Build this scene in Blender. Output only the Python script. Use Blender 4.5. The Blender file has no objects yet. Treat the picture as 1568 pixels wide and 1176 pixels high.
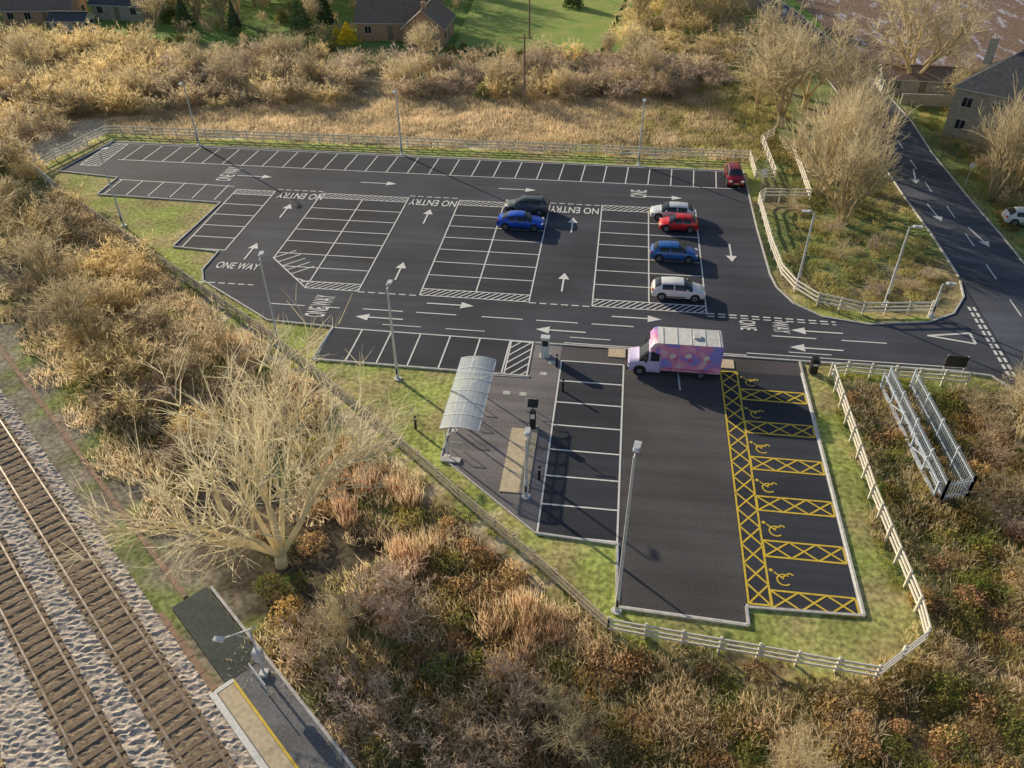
import bpy, math, random
import numpy as np
from mathutils import Vector, Matrix, noise as mn
R=math.radians
rnd=random.Random(7)
scene=bpy.context.scene
COL=scene.collection

# ------------------------------------------------------------------ materials
def mat(name,c1,c2=None,scale=3.0,rough=.85,bump=0,bscale=None,metal=0,rand=0,detail=3,spec=.3,c3=None,trans=0):
    m=bpy.data.materials.new(name);m.use_nodes=True
    nt=m.node_tree;N=nt.nodes;L=nt.links
    b=N['Principled BSDF'];b.inputs['Roughness'].default_value=rough;b.inputs['Metallic'].default_value=metal
    b.inputs['Specular IOR Level'].default_value=spec
    b.inputs['Base Color'].default_value=(*c1,1)
    tc=N.new('ShaderNodeTexCoord');out=None
    if trans: detail=0
    if c2:
        n=N.new('ShaderNodeTexNoise');n.inputs['Scale'].default_value=scale;n.inputs['Detail'].default_value=detail
        L.new(tc.outputs['Object'],n.inputs['Vector'])
        r=N.new('ShaderNodeValToRGB');r.color_ramp.elements[0].position=.35;r.color_ramp.elements[1].position=.65
        r.color_ramp.elements[0].color=(*c1,1);r.color_ramp.elements[1].color=(*c2,1)
        L.new(n.outputs['Fac'],r.inputs['Fac']);out=r.outputs['Color']
        if c3:
            oi=N.new('ShaderNodeObjectInfo')
            mx=N.new('ShaderNodeMix');mx.data_type='RGBA'
            L.new(oi.outputs['Random'],mx.inputs['Factor']);L.new(out,mx.inputs[6]);mx.inputs[7].default_value=(*c3,1)
            out=mx.outputs[2]
        if rand:
            oi=N.new('ShaderNodeObjectInfo')
            mr=N.new('ShaderNodeMapRange');mr.inputs['To Min'].default_value=1-rand;mr.inputs['To Max'].default_value=1+rand
            mu=N.new('ShaderNodeMath');mu.operation='MULTIPLY';mu.inputs[1].default_value=7.31
            fr=N.new('ShaderNodeMath');fr.operation='FRACT'
            L.new(oi.outputs['Random'],mu.inputs[0]);L.new(mu.outputs[0],fr.inputs[0]);L.new(fr.outputs[0],mr.inputs['Value'])
            h=N.new('ShaderNodeHueSaturation');L.new(mr.outputs[0],h.inputs['Value']);L.new(out,h.inputs['Color']);out=h.outputs['Color']
        L.new(out,b.inputs['Base Color'])
    if bump:
        n=N.new('ShaderNodeTexNoise');n.inputs['Scale'].default_value=bscale or scale*4;n.inputs['Detail'].default_value=3
        L.new(tc.outputs['Object'],n.inputs['Vector'])
        bp=N.new('ShaderNodeBump');bp.inputs['Strength'].default_value=bump;bp.inputs['Distance'].default_value=.1
        L.new(n.outputs['Fac'],bp.inputs['Height']);L.new(bp.outputs['Normal'],b.inputs['Normal'])
    if trans:
        # thin stems and blades let low sun through: diffuse + translucent
        N.remove(b);d=N.new('ShaderNodeBsdfDiffuse');t=N.new('ShaderNodeBsdfTranslucent');ms=N.new('ShaderNodeMixShader');ms.inputs[0].default_value=trans
        for q in(d,t):
            q.inputs['Color'].default_value=(*c1,1)
            if out: L.new(out,q.inputs['Color'])
        L.new(d.outputs[0],ms.inputs[1]);L.new(t.outputs[0],ms.inputs[2]);L.new(ms.outputs[0],N['Material Output'].inputs['Surface'])
    return m

M={}
M['white']=mat('road_paint_white',(.9,.9,.88),(.74,.74,.72),6,.6)
M['yellow']=mat('road_paint_yellow',(.88,.64,.08),(.7,.49,.07),5,.6)
M['kerb']=mat('concrete_kerb',(.68,.67,.64),(.5,.49,.47),4,.85)
M['conc']=mat('concrete',(.42,.38,.3),(.3,.27,.21),3,.9,.2,30)
M['tact']=mat('paving_buff',(.74,.62,.44),(.58,.48,.33),4,.9,.1,20)
M['fence']=mat('fence_timber_pale',(.9,.85,.75),(.72,.66,.56),8,.85)
M['fence2']=mat('fence_timber_weathered',(.68,.59,.47),(.44,.37,.28),6,.9)
M['steel']=mat('galvanised_steel',(.74,.76,.78),(.6,.62,.65),4,.45,metal=.1,spec=.5)
M['greysteel']=mat('galvanised_palisade',(.6,.68,.76),(.46,.52,.6),4,.55,metal=.1)
M['whitesteel']=mat('painted_steel',(.8,.82,.83),(.66,.68,.7),5,.5)
M['black']=mat('black_plastic',(.02,.02,.022),(.03,.03,.03),5,.5)
M['rubber']=mat('tyre_rubber',(.018,.018,.018),(.03,.03,.03),9,.8)
M['rim']=mat('alloy_wheel',(.5,.5,.52),(.4,.4,.42),9,.35,metal=.8)
M['wood']=mat('pole_wood',(.34,.27,.19),(.24,.18,.13),6,.9)
M['lens']=mat('lamp_lens',(.9,.9,.9),(.8,.8,.8),6,.2)
M['redlens']=mat('tail_lamp',(.45,.01,.01),(.35,.01,.01),6,.2)
M['plate']=mat('number_plate',(.8,.7,.2),(.75,.65,.2),6,.5)
M['rail']=mat('rail_steel',(.14,.11,.1),(.3,.28,.27),3,.45,metal=.5)
M['sleeper']=mat('sleeper',(.34,.26,.19),(.22,.17,.12),5,.95,.2,20)
M['ballast']=mat('ballast_stone',(.78,.69,.6),(.42,.36,.31),7,.95,.5,22)
M['ballastbrown']=mat('ballast_rusty',(.46,.36,.25),(.26,.205,.15),7,.95,.5,22)
M['bark']=mat('bark_pale',(.76,.67,.46),(.58,.49,.33),2,.9,c3=(.66,.57,.38),rand=.15,trans=.45)
M['barkbig']=mat('bark_cream',(.9,.83,.62),(.78,.7,.5),1,.9,rand=.02,c3=(.86,.78,.56),trans=.35)
M['bush']=mat('bare_twigs',(.76,.65,.45),(.54,.45,.31),.6,.95,c3=(.56,.47,.33),rand=.3,trans=.58)
M['bushg']=mat('golden_glow_twigs',(.93,.78,.44),(.76,.62,.34),.6,.95,c3=(.8,.67,.4),rand=.2,trans=.6)  # golden twig tone, with the sun-haze glow put into the colour
M['bushd']=mat('grey_twigs',(.64,.54,.47),(.44,.36,.31),.6,.95,c3=(.66,.54,.4),rand=.3,trans=.5)
M['straw']=mat('straw_grass',(.93,.79,.58),(.76,.63,.44),.7,.95,c3=(.74,.62,.4),rand=.2,trans=.62)
M['reed']=mat('reed_grass',(.88,.63,.44),(.68,.48,.33),.7,.95,c3=(.8,.64,.42),rand=.2,trans=.6)
M['rough']=mat('rough_grass',(.4,.44,.13),(.58,.52,.24),.8,.95,c3=(.52,.44,.23),rand=.3,trans=.6)
M['lawn']=mat('lawn_grass',(.46,.52,.13),(.6,.57,.2),.8,.95,c3=(.56,.54,.17),rand=.15,trans=.58)
M['bramble']=mat('bramble_leaf',(.17,.3,.07),(.38,.38,.11),1.6,.8,c3=(.5,.35,.14),rand=.4,trans=.55)
M['brown']=mat('dead_bracken',(.62,.37,.23),(.43,.26,.16),1.6,.9,c3=(.74,.56,.28),rand=.35,trans=.55)
M['conifer']=mat('conifer_foliage',(.08,.16,.06),(.15,.22,.08),2,.9,c3=(.16,.24,.14),rand=.3,trans=.2)
M['gold']=mat('golden_conifer',(.9,.72,.05),(.7,.56,.06),2,.9,trans=.35)
M['ever']=mat('evergreen_leaf',(.15,.22,.07),(.29,.34,.11),2,.9,c3=(.36,.34,.13),rand=.3,trans=.45)

def asphalt(name,base,k=1):
    m=bpy.data.materials.new(name);m.use_nodes=True
    nt=m.node_tree;N=nt.nodes;L=nt.links;b=N['Principled BSDF'];b.inputs['Roughness'].default_value=.85
    b.inputs['Specular IOR Level'].default_value=.25
    tc=N.new('ShaderNodeTexCoord')
    n1=N.new('ShaderNodeTexNoise');n1.inputs['Scale'].default_value=.13;n1.inputs['Detail'].default_value=4
    n2=N.new('ShaderNodeTexNoise');n2.inputs['Scale'].default_value=9;n2.inputs['Detail'].default_value=3
    mp=N.new('ShaderNodeMapping');mp.inputs['Scale'].default_value=(.05,1.1,1)
    n3=N.new('ShaderNodeTexNoise');n3.inputs['Scale'].default_value=1;n3.inputs['Detail'].default_value=3
    L.new(tc.outputs['Object'],n1.inputs['Vector']);L.new(tc.outputs['Object'],n2.inputs['Vector'])
    L.new(tc.outputs['Object'],mp.inputs['Vector']);L.new(mp.outputs[0],n3.inputs['Vector'])
    def mr(src,a,c):
        r=N.new('ShaderNodeMapRange');r.inputs['From Min'].default_value=.3;r.inputs['From Max'].default_value=.7
        r.inputs['To Min'].default_value=a;r.inputs['To Max'].default_value=c;L.new(src,r.inputs['Value']);return r.outputs[0]
    def mul(a,c):
        r=N.new('ShaderNodeMath');r.operation='MULTIPLY';L.new(a,r.inputs[0]);L.new(c,r.inputs[1]);return r.outputs[0]
    f=mul(mul(mr(n1.outputs['Fac'],.76,1.24),mr(n2.outputs['Fac'],.74,1.26)),mr(n3.outputs['Fac'],.82,1.18))
    v=N.new('ShaderNodeVectorMath');v.operation='SCALE';v.inputs[0].default_value=base
    L.new(f,v.inputs['Scale']);L.new(v.outputs[0],b.inputs['Base Color'])
    return m
M['asph']=asphalt('asphalt_new',(.074,.08,.1))
M['asphr']=asphalt('asphalt_road',(.1,.11,.14))
M['foot']=asphalt('footway_asphalt',(.22,.205,.215))
M['bayblk']=asphalt('asphalt_bays',(.05,.055,.07))
M['aisle']=asphalt('asphalt_aisle',(.1,.095,.1))

# ------------------------------------------------------------------ mesh builder
class MB:
    def __init__(s): s.v=[];s.f=[];s.m=[]
    def quad(s,a,b,c,d,m=0):
        i=len(s.v);s.v+= [a,b,c,d];s.f.append((i,i+1,i+2,i+3));s.m.append(m)
    def poly(s,pts,z,m=0):
        i=len(s.v);s.v+=[(p[0],p[1],z) for p in pts];s.f.append(tuple(range(i,i+len(pts))));s.m.append(m)
    def box(s,x0,x1,y0,y1,z0,z1,m=0,M4=None):
        i=len(s.v);vs=[(x,y,z) for z in(z0,z1) for x,y in((x0,y0),(x1,y0),(x1,y1),(x0,y1))]
        if M4 is not None: vs=[tuple(M4@Vector(p)) for p in vs]
        s.v+=vs
        for f in((3,2,1,0),(4,5,6,7),(0,1,5,4),(1,2,6,5),(2,3,7,6),(3,0,4,7)):
            s.f.append(tuple(i+k for k in f));s.m.append(m)
    def beam(s,p,q,w,h,m=0):
        p=Vector(p);q=Vector(q);d=(q-p).normalized();side=d.cross(Vector((0,0,1)))
        if side.length<1e-3: side=Vector((1,0,0))
        side.normalize();up=side.cross(d);side*=w/2;up*=h/2
        i=len(s.v)
        for b in(p,q): s.v+=[tuple(b-side-up),tuple(b+side-up),tuple(b+side+up),tuple(b-side+up)]
        for f in((3,2,1,0),(4,5,6,7),(0,1,5,4),(1,2,6,5),(2,3,7,6),(3,0,4,7)):
            s.f.append(tuple(i+k for k in f));s.m.append(m)
    def tube(s,p,q,r0,r1,n=8,m=0,cap=True):
        p=Vector(p);q=Vector(q);d=(q-p)
        if d.length<1e-6:return
        d.normalize();a=d.orthogonal().normalized();b=d.cross(a);i=len(s.v)
        for c,r in((p,r0),(q,r1)):
            for k in range(n):
                t=2*math.pi*k/n;s.v.append(tuple(c+a*(r*math.cos(t))+b*(r*math.sin(t))))
        for k in range(n):
            k2=(k+1)%n;s.f.append((i+k,i+k2,i+n+k2,i+n+k));s.m.append(m)
        if cap:
            s.f.append(tuple(i+k for k in reversed(range(n))));s.m.append(m)
            s.f.append(tuple(i+n+k for k in range(n)));s.m.append(m)
    def twig(s,p,q,r0,r1,rg,m=0):
        d=(q-p)
        if d.length<1e-6:return
        d.normalize();a=d.orthogonal().normalized();b=d.cross(a);t=rg.uniform(0,3.14);a=a*math.cos(t)+b*math.sin(t)
        s.quad(tuple(p-a*r0),tuple(p+a*r0),tuple(q+a*r1),tuple(q-a*r1),m)
    def mesh(s,name,mats,smooth=None):
        me=bpy.data.meshes.new(name);me.from_pydata(s.v,[],s.f)
        for a in mats: me.materials.append(a)
        me.polygons.foreach_set('material_index',s.m)
        if smooth is not None:
            me.polygons.foreach_set('use_smooth',[True]*len(s.f))
            me.set_sharp_from_angle(angle=R(smooth))
        me.update();return me
    def obj(s,name,mats,parent=None,smooth=None):
        return link(name,s.mesh(name,mats,smooth),parent)
def link(name,data,parent=None,loc=None,rz=0,sc=None):
    o=bpy.data.objects.new(name,data);COL.objects.link(o)
    if parent:o.parent=parent
    if loc:o.location=loc
    o.rotation_euler=(0,0,rz)
    if sc:o.scale=sc
    return o
def inside(x,y,P):
    c=False;j=len(P)-1
    for i in range(len(P)):
        xi,yi=P[i];xj,yj=P[j]
        if (yi>y)!=(yj>y) and x<(xj-xi)*(y-yi)/(yj-yi)+xi:c=not c
        j=i
    return c

# ------------------------------------------------------------------ site frame of the railway
U=(.7716,-.6361);NN=(.6361,.7716)
def SO(s,o): return (s*U[0]+o*NN[0], s*U[1]+o*NN[1])
def toSO(x,y): return (x*U[0]+y*U[1], x*NN[0]+y*NN[1])

FENCE=[(-62.5,90),(-64.9,78.3),(-58.7,73.2),(-41.1,60.4),(-25.7,49.2),(-19.8,44.3),(-11.2,37.0),(-8.1,34.2),(-1.6,28.6),(1.4,25.8),(14.6,24.7),(17.5,27.2),(17.6,29.1),(17,37.5),(16.8,50.0)]
LOTF=FENCE+[(26.4,50.3),(30,50.3),(30.2,59.5),(26.4,59.9),(20.9,58.9),(17.5,60),(15.2,63.5),(14.7,69.4),(14.9,79.3),(15.2,85.1),(15,90.3)]
LOT=[(-60.6,87.6),(14,87.1),(14,73.4),(14.2,64.5),(14.5,62.3),(15.6,59.8),(17.6,58),(21.1,57.3),(25.9,58.2),(28.3,59.8),(29.9,62.6),(30.4,65.3),(30.5,66),(30.5,46),(30.1,49),(28.5,51.3),(26,51.6),(15.1,51.5),(1.7,51.5),(-5.2,51.5),(-5.2,47.1),(-21.9,47.3),(-21.7,51.8),(-27.3,52.1),(-35.3,57.5),(-36.2,59.3),(-36.2,62.8),(-40.9,63.2),(-40.4,72.9),(-54.3,73.3),(-54.4,77.7),(-62,78.6)]
LOT2=[(1.7,51.5),(-3.1,51.5),(-3.1,32.0),(1.7,31.7),(1.8,27.3),(8.7,27.0),(8.7,28.2),(14.8,28.4),(14.8,51.5)]
PAVE=[(-5.2,51.5),(-5.2,47.1),(-8,47),(-9.9,45.2),(-9.9,37.8),(-3.1,32.1),(-3.1,51.5)]
ROADC=[(20,190),(27,160),(30,140),(32.2,120),(33,105),(32.7,95),(33.1,83),(33.6,74),(33.8,66),(33.8,50),(33.8,20),(33.8,-40)]
def roadstrip(C,w):
    Lp=[];Rp=[]
    for i,c in enumerate(C):
        a=C[max(0,i-1)];b=C[min(len(C)-1,i+1)];dx,dy=b[0]-a[0],b[1]-a[1];l=math.hypot(dx,dy);nx,ny=-dy/l,dx/l
        Lp.append((c[0]+nx*w,c[1]+ny*w));Rp.append((c[0]-nx*w,c[1]-ny*w))
    return Lp,Rp
RR,RL=roadstrip(ROADC,3.25)
ROADP=RL+RR[::-1]
def hard(x,y,p=0):
    return inside(x,y,LOT) or inside(x,y,LOT2) or inside(x,y,PAVE) or inside(x,y,ROADP)

# ------------------------------------------------------------------ ground
HEDGE=[(-140,94),(-76,93),(-66,96),(-50,101),(-35,105),(-20,108.5),(-4,110),(8,113),(14,124),(12,129),(-5,128),(-20,123),(-60,123),(-100,126),(-140,126)]
def zone(x,y):
    s,o=toSO(x,y)
    n=mn.noise(Vector((x*.09,y*.09,0)));n2=mn.noise(Vector((x*.35,y*.35,5)))
    if inside(x,y,LOTF):
        t=max(0,min(1,n2*2+.4));c=tuple(a*(1-t)+b*t for a,b in zip((.38,.44,.12),(.45,.38,.18)))
    elif o<-3.5 and y<90: c=(.5,.4,.22)
    elif o<7.5 and y<90: c=(.32,.28,.22) if n2<.15 else (.24,.28,.1)
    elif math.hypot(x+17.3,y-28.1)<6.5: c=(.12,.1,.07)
    elif o<20.5 and y<92 and x<18:
        c=(.22,.175,.12) if n<0 else (.2,.22,.09)
    elif y<51 and x>16: c=(.25,.3,.1) if n<.15 else (.35,.26,.15)
    elif y<26: c=(.28,.29,.11) if n<.1 else (.36,.26,.14)
    elif x>33 and y>124: c=(.25,.17,.12)
    elif x>14 and y<130: c=(.23,.27,.1) if n<.1 else (.32,.27,.15)
    elif inside(x,y,HEDGE): c=(.32,.27,.17)
    elif y<=112:
        t=max(0,min(1,(x-0)/12+n));c=tuple(a*(1-t)+b*t for a,b in zip((.74,.62,.44),(.27,.31,.12)))
    elif y<132: c=(.26,.28,.11)
    else: c=(.2,.32,.08)
    return c
xs=np.concatenate([[-1500,-400,-220],np.arange(-135,86,1.25),[200,500,1500]])
ys=np.concatenate([[-600,-100,-20],np.arange(5,196,1.25),[300,600,2500]])
gv=[];gc=[]
for y in ys:
    for x in xs:
        d=0
        if not inside(x,y,LOTF) and not(29<x<38) and not(15<x<34 and y>125) and y>5 and y<196 and -135<x<86:
            s,o=toSO(x,y)
            if not(-4<o<7.5 and y<100): d=mn.noise(Vector((x*.2,y*.2,3)))*.25-.28
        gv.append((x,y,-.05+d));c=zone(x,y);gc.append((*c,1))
nx=len(xs);gf=[(j*nx+i,j*nx+i+1,(j+1)*nx+i+1,(j+1)*nx+i) for j in range(len(ys)-1) for i in range(nx-1)]
gm=bpy.data.meshes.new('ground');gm.from_pydata(gv,[],gf)
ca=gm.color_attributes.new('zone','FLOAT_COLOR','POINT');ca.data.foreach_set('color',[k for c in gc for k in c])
m=bpy.data.materials.new('ground_cover');m.use_nodes=True;nt=m.node_tree;N=nt.nodes;L=nt.links;b=N['Principled BSDF'];b.inputs['Roughness'].default_value=.95
b.inputs['Specular IOR Level'].default_value=.1
at=N.new('ShaderNodeAttribute');at.attribute_name='zone';tc=N.new('ShaderNodeTexCoord')
def nz(sc,lo,hi,det=4):
    n=N.new('ShaderNodeTexNoise');n.inputs['Scale'].default_value=sc;n.inputs['Detail'].default_value=det;L.new(tc.outputs['Object'],n.inputs['Vector'])
    r=N.new('ShaderNodeMapRange');r.inputs['From Min'].default_value=.3;r.inputs['From Max'].default_value=.7;r.inputs['To Min'].default_value=lo;r.inputs['To Max'].default_value=hi
    L.new(n.outputs['Fac'],r.inputs['Value']);return r.outputs[0],n.outputs['Fac']
a1,_=nz(.3,.72,1.28);a2,f2=nz(3.2,.5,1.5,5)
mu=N.new('ShaderNodeMath');mu.operation='MULTIPLY';L.new(a1,mu.inputs[0]);L.new(a2,mu.inputs[1])
v=N.new('ShaderNodeVectorMath');v.operation='SCALE';L.new(at.outputs['Color'],v.inputs[0]);L.new(mu.outputs[0],v.inputs['Scale'])
L.new(v.outputs[0],b.inputs['Base Color'])
bp=N.new('ShaderNodeBump');bp.inputs['Strength'].default_value=.35;bp.inputs['Distance'].default_value=.1;L.new(f2,bp.inputs['Height']);L.new(bp.outputs[0],b.inputs['Normal'])
gm.materials.append(m);gm.polygons.foreach_set('use_smooth',[True]*len(gf));link('ground',gm)

def sheet(name,P,z,m):
    b=MB();b.poly(P,z);return b.obj(name,[m])
sheet('car_park_asphalt',LOT,0,M['asph']);sheet('car_park_asphalt',LOT2,.004,M['aisle']);sheet('footway',PAVE,.008,M['foot'])
rb=MB()
for i in range(len(RL)-1):
    rb.quad((*RL[i],.012),(*RR[i],.012),(*RR[i+1],.012),(*RL[i+1],.012))
rb.obj('main_road',[M['asphr']])
bb=MB()
for x0,x1,y0,y1 in((-3.0,1.65,31.9,49.3),(8.75,14.7,28.5,49.6)): bb.poly([(x0,y0),(x1,y0),(x1,y1),(x0,y1)],.0082)
for x0,x1,y0,y1 in((-30.6,-21.2,62.3,76.3),(-15.8,-6.4,57.4,76.3),(-1.1,8.3,57.4,76.8),(-40,-35.7,63.4,76.2),(-57,13.5,82.5,86.9),(-21.6,-5.5,47.5,51.6)): bb.poly([(x0,y0),(x1,y0),(x1,y1),(x0,y1)],.005)
bb.obj('parking_bay_asphalt',[M['bayblk']])

kb=MB()
def kerb(pts,w=.14,h=.08,closed=False):
    n=len(pts)
    for i in range(n if closed else n-1):
        a=pts[i];c=pts[(i+1)%n];kb.beam((a[0],a[1],h/2-.02),(c[0],c[1],h/2-.02),w,h+.04)
kerb(LOT[:12]);kerb(LOT[14:20]+[(-5.2,51.55)]);kerb(LOT[20:]+[LOT[0]])
kerb([(-3.1,32.0),(1.7,31.7),(1.8,27.3),(8.7,27.0),(8.7,28.2),(14.85,28.4),(14.85,51.4)])
kerb([(-5.2,47.0),(-8,46.95),(-9.95,45.2),(-9.95,37.8),(-3.1,32.0)],.1,.05)
kerb([p for p in RL if p[1]>66]+[(30.5,66)],.14,.1);kerb(RR,.14,.1)
kb.obj('kerb',[M['kerb']])

# ------------------------------------------------------------------ markings
mk=MB()
Z=.016;LC=[0]
def line(x0,y0,x1,y1,w=.12,m=0,z=Z):
    dx,dy=x1-x0,y1-y0;l=math.hypot(dx,dy)
    if l<1e-4:return
    LC[0]+=1;z=z+(LC[0]%13)*.0009
    nx,ny=-dy/l*w/2,dx/l*w/2
    mk.quad((x0+nx,y0+ny,z),(x0-nx,y0-ny,z),(x1-nx,y1-ny,z),(x1+nx,y1+ny,z),m)
def dash(x0,y0,x1,y1,on,off,w=.12):
    l=math.hypot(x1-x0,y1-y0);t=0
    while t<l:
        e=min(l,t+on);line(x0+(x1-x0)*t/l,y0+(y1-y0)*t/l,x0+(x1-x0)*e/l,y0+(y1-y0)*e/l,w);t+=on+off
def hatch(x0,x1,y0,y1,step=.6,m=0,w=.11,sl=1.0,z=Z):
    line(x0,y0,x1,y0,w,m);line(x0,y1,x1,y1,w,m);line(x0,y0,x0,y1,w,m);line(x1,y0,x1,y1,w,m)
    h=y1-y0;c=x0-h/sl
    while c<x1:
        a,b_=max(x0,c),min(x1,c+h/sl)
        if b_>a+.05: line(a,y0+(a-c)*sl,b_,y0+(b_-c)*sl,w,m,z)
        c+=step
line(-57,82.5,12.6,82.4);line(-60,87.3,13.6,86.9,.1)
x=13.4
while x>-58: line(x-.0,86.95,x-.25,82.45);x-=2.4
hatch(-60.5,-58.2,80.5,87,.7,sl=1.6)
line(-54,77.2,-40.6,76.9)
for i in range(6): line(-53.6+i*2.45,77.2,-53.6+i*2.45,73.5)
def block(x0,x1,y0,y1,n,cols,clip=None,top=1.1,bot=1.1):
    xs_=[x0,x1] if cols==1 else [x0,(x0+x1)/2,x1]
    a=y0+bot;b_=y1-top
    for q in xs_: line(q,a if clip is None or q>x0+.1 else clip,q,b_)
    for i in range(n+1):
        yy=a+(b_-a)*i/n
        lx=x0
        if clip is not None and yy<clip: lx=x0+(clip-yy)*1.05
        line(min(lx,xs_[-1]),yy,x1,yy)
    if top: hatch(x0,x1,b_,y1,.55)
    if bot: hatch(x0+(4.6 if clip else 0),x1,y0,a,.55)
block(-40,-35.7,63.1,76.2,5,1,bot=0)
block(-30.6,-21.2,57.4,76.3,7,2,clip=62.2)
block(-15.8,-6.4,57.4,76.3,7,2)
block(-1.1,8.3,57.4,76.8,7,2)
line(-30.7,62.3,-26.1,57.6)
for i in range(7):
    t=i/7;line(-30.6+4.6*t,62.2-4.6*t,-30.6+4.6*t+(1.6 if i<5 else .8),62.2-4.6*t+1.6 if i<5 else 58.6)
for a,b_ in((-35.6,-30.6),(-21.2,-15.8),(-6.4,-1.1)):
    dash(a,57.3,b_,57.3,.6,.3,.14);dash(a,76.7,b_,76.7,.6,.3,.14)
dash(8.3,57.4,18.5,57.3,.6,.3,.16);dash(8.3,57.0,18.5,56.9,.6,.3,.12)
dash(-28,54.6,-22,54.6,3,1.5)
for x0 in(-20,-15.5,-10,-5.5,-1,5.5,13.2,18.5): line(x0,54.7,x0+3.4,54.7,.13)
for x0 in(-17.8,-12.6,-2.6,14.2,): line(x0,52.6,x0+3.2,52.6,.1)
dash(30.2,61,30.2,51,.6,.3,.22);dash(29.8,61,29.8,51,.6,.3,.22)
line(11,52.1,27,52.1,.1);line(-3,51.8,11,51.8,.1)
line(-21.5,51.7,-5.3,51.6);line(-21.8,47.4,-5.3,47.2)
for i in range(7): line(-21.6+i*2.4,51.7,-21.7+i*2.4,47.3)
hatch(-7.1,-5.4,47.2,51.5,.8,sl=1.2)
line(1.7,31.8,1.7,49.4);line(-3.0,31.9,-3.0,49.4)
for i in range(8): line(-3.0,31.9+i*2.5,1.7,31.9+i*2.5)
line(14.75,28.4,14.75,50,.16);line(8.7,27.1,1.8,27.4,.12);line(1.8,27.4,1.75,31.8,.14);line(8.75,27.1,8.75,28.4,.14)
line(5.7,49.2,5.8,46.8)
def cross(x0,x1,y0,y1,n,vert):
    line(x0,y0,x1,y0,.12,1);line(x0,y1,x1,y1,.12,1);line(x0,y0,x0,y1,.12,1);line(x1,y0,x1,y1,.12,1)
    for i in range(n):
        a=i/n;c=(i+1)/n
        if vert:
            ya,yb=y0+(y1-y0)*a,y0+(y1-y0)*c;line(x0,ya,x1,yb,.11,1);line(x0,yb,x1,ya,.11,1)
        else:
            xa,xb=x0+(x1-x0)*a,x0+(x1-x0)*c;line(xa,y0,xb,y1,.11,1);line(xb,y0,xa,y1,.11,1)
cross(8.85,10.05,28.45,49.5,15,True)
for k in range(6):
    yc=46.9-3.6*k;cross(10.09,14.6,yc-.6,yc+.6,3,False)
def wheelchair(x,y):
    for i in range(12):
        a=math.pi*.25+i*2*math.pi/16;b_=a+2*math.pi/16
        line(x+.38*math.cos(a),y+.38*math.sin(a),x+.38*math.cos(b_),y+.38*math.sin(b_),.09,1)
    line(x,y+.05,x-.5,y+.5,.09,1);line(x-.1,y+.15,x+.35,y+.5,.09,1);line(x+.35,y+.5,x+.55,y+.35,.09,1)
    mk.poly([(x-.65+.12*math.cos(t*math.pi/4),y+.62+.12*math.sin(t*math.pi/4)) for t in range(8)],Z+.002,1)
for k in range(6): wheelchair(10.95,48.3-3.6*k)
def arrow(x,y,ang,l=3.0,w=.16,hd=.5):
    c,s=math.cos(R(ang)),math.sin(R(ang))
    def T(a,b_): return (x+a*c-b_*s,y+a*s+b_*c,Z+.013)
    mk.quad(T(-l/2,-w/2),T(l/2-1.1,-w/2),T(l/2-1.1,w/2),T(-l/2,w/2))
    i=len(mk.v);mk.v+=[T(l/2-1.1,-hd),T(l/2,0),T(l/2-1.1,hd)];mk.f.append((i,i+1,i+2));mk.m.append(0)
for x,y in((-33,71.8),(-18.4,72.2),(-3.8,72),(-33.2,63.2),(-18.5,61.2),(-3.8,61)): arrow(x,y,90,3.2)
arrow(11.1,68.1,-90,3.4)
for x,y in((-39.4,79.7),(-25.3,79.5),(-10.2,79.6),(5.1,79.4),(-12.9,56.2),(2.6,56.0),): arrow(x,y,0,4)
for x,y in((-18.3,53.5),(-3.4,53.4),(16.8,55.7),(16.4,53.3)): arrow(x,y,180,4)
line(25.3,56.2,28.7,55.45,.2);line(25.3,56.2,28.7,56.95,.2);line(28.7,55.45,28.7,56.95,.2)
for y0 in range(60,130,6):
    xc=33.6 if y0<80 else 33
    line(xc,y0,xc-.02,y0+2.6,.12)
arrow(32.3,88,-100,4);arrow(34.6,74,-80,4);arrow(31.9,79,-85,4)
mobj=mk.obj('road_markings',[M['white'],M['yellow']])
def text(s,x,y,rz,sx,sy):
    c=bpy.data.curves.new('lettering','FONT');c.body=s;c.align_x='CENTER';c.align_y='CENTER';c.offset=.012
    c.materials.append(M['white']);o=link('lettering',c,mobj,(x,y,Z+.014),R(rz),(sx,sy,1))
for x in(-32.6,-18.4,-3.8): text('NO ENTRY',x,75.4,180,1.0,1.9)
text('ONE WAY',-33.3,60.3,0,.85,1.6)
text('ONE WAY',-23.6,54.7,90,.72,2.4);text('ONE WAY',-42.4,80,90,.8,2.4);text('ONE',2.7,80,90,.9,2.4)
text('ONE',11.4,56.0,-90,.7,1.8);text('WAY',14.0,56.0,-90,.7,1.8)

pd=MB()
for x0,x1,y0,y1 in((-5.7,-3.9,35.1,41.2),(.5,1.8,50.3,51.4),(8.9,9.9,49.9,51.0)): pd.box(x0,x1,y0,y1,.0,.06)
pd.obj('paving_slab',[M['tact']])
dc=MB()
for x,y in((-6.6,45),(-5.4,45),(-4.2,47.6),(-3.7,49.1)): dc.box(x-.25,x+.25,y-.2,y+.2,.0,.018)
dc.obj('manhole_cover',[M['kerb']])

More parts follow.
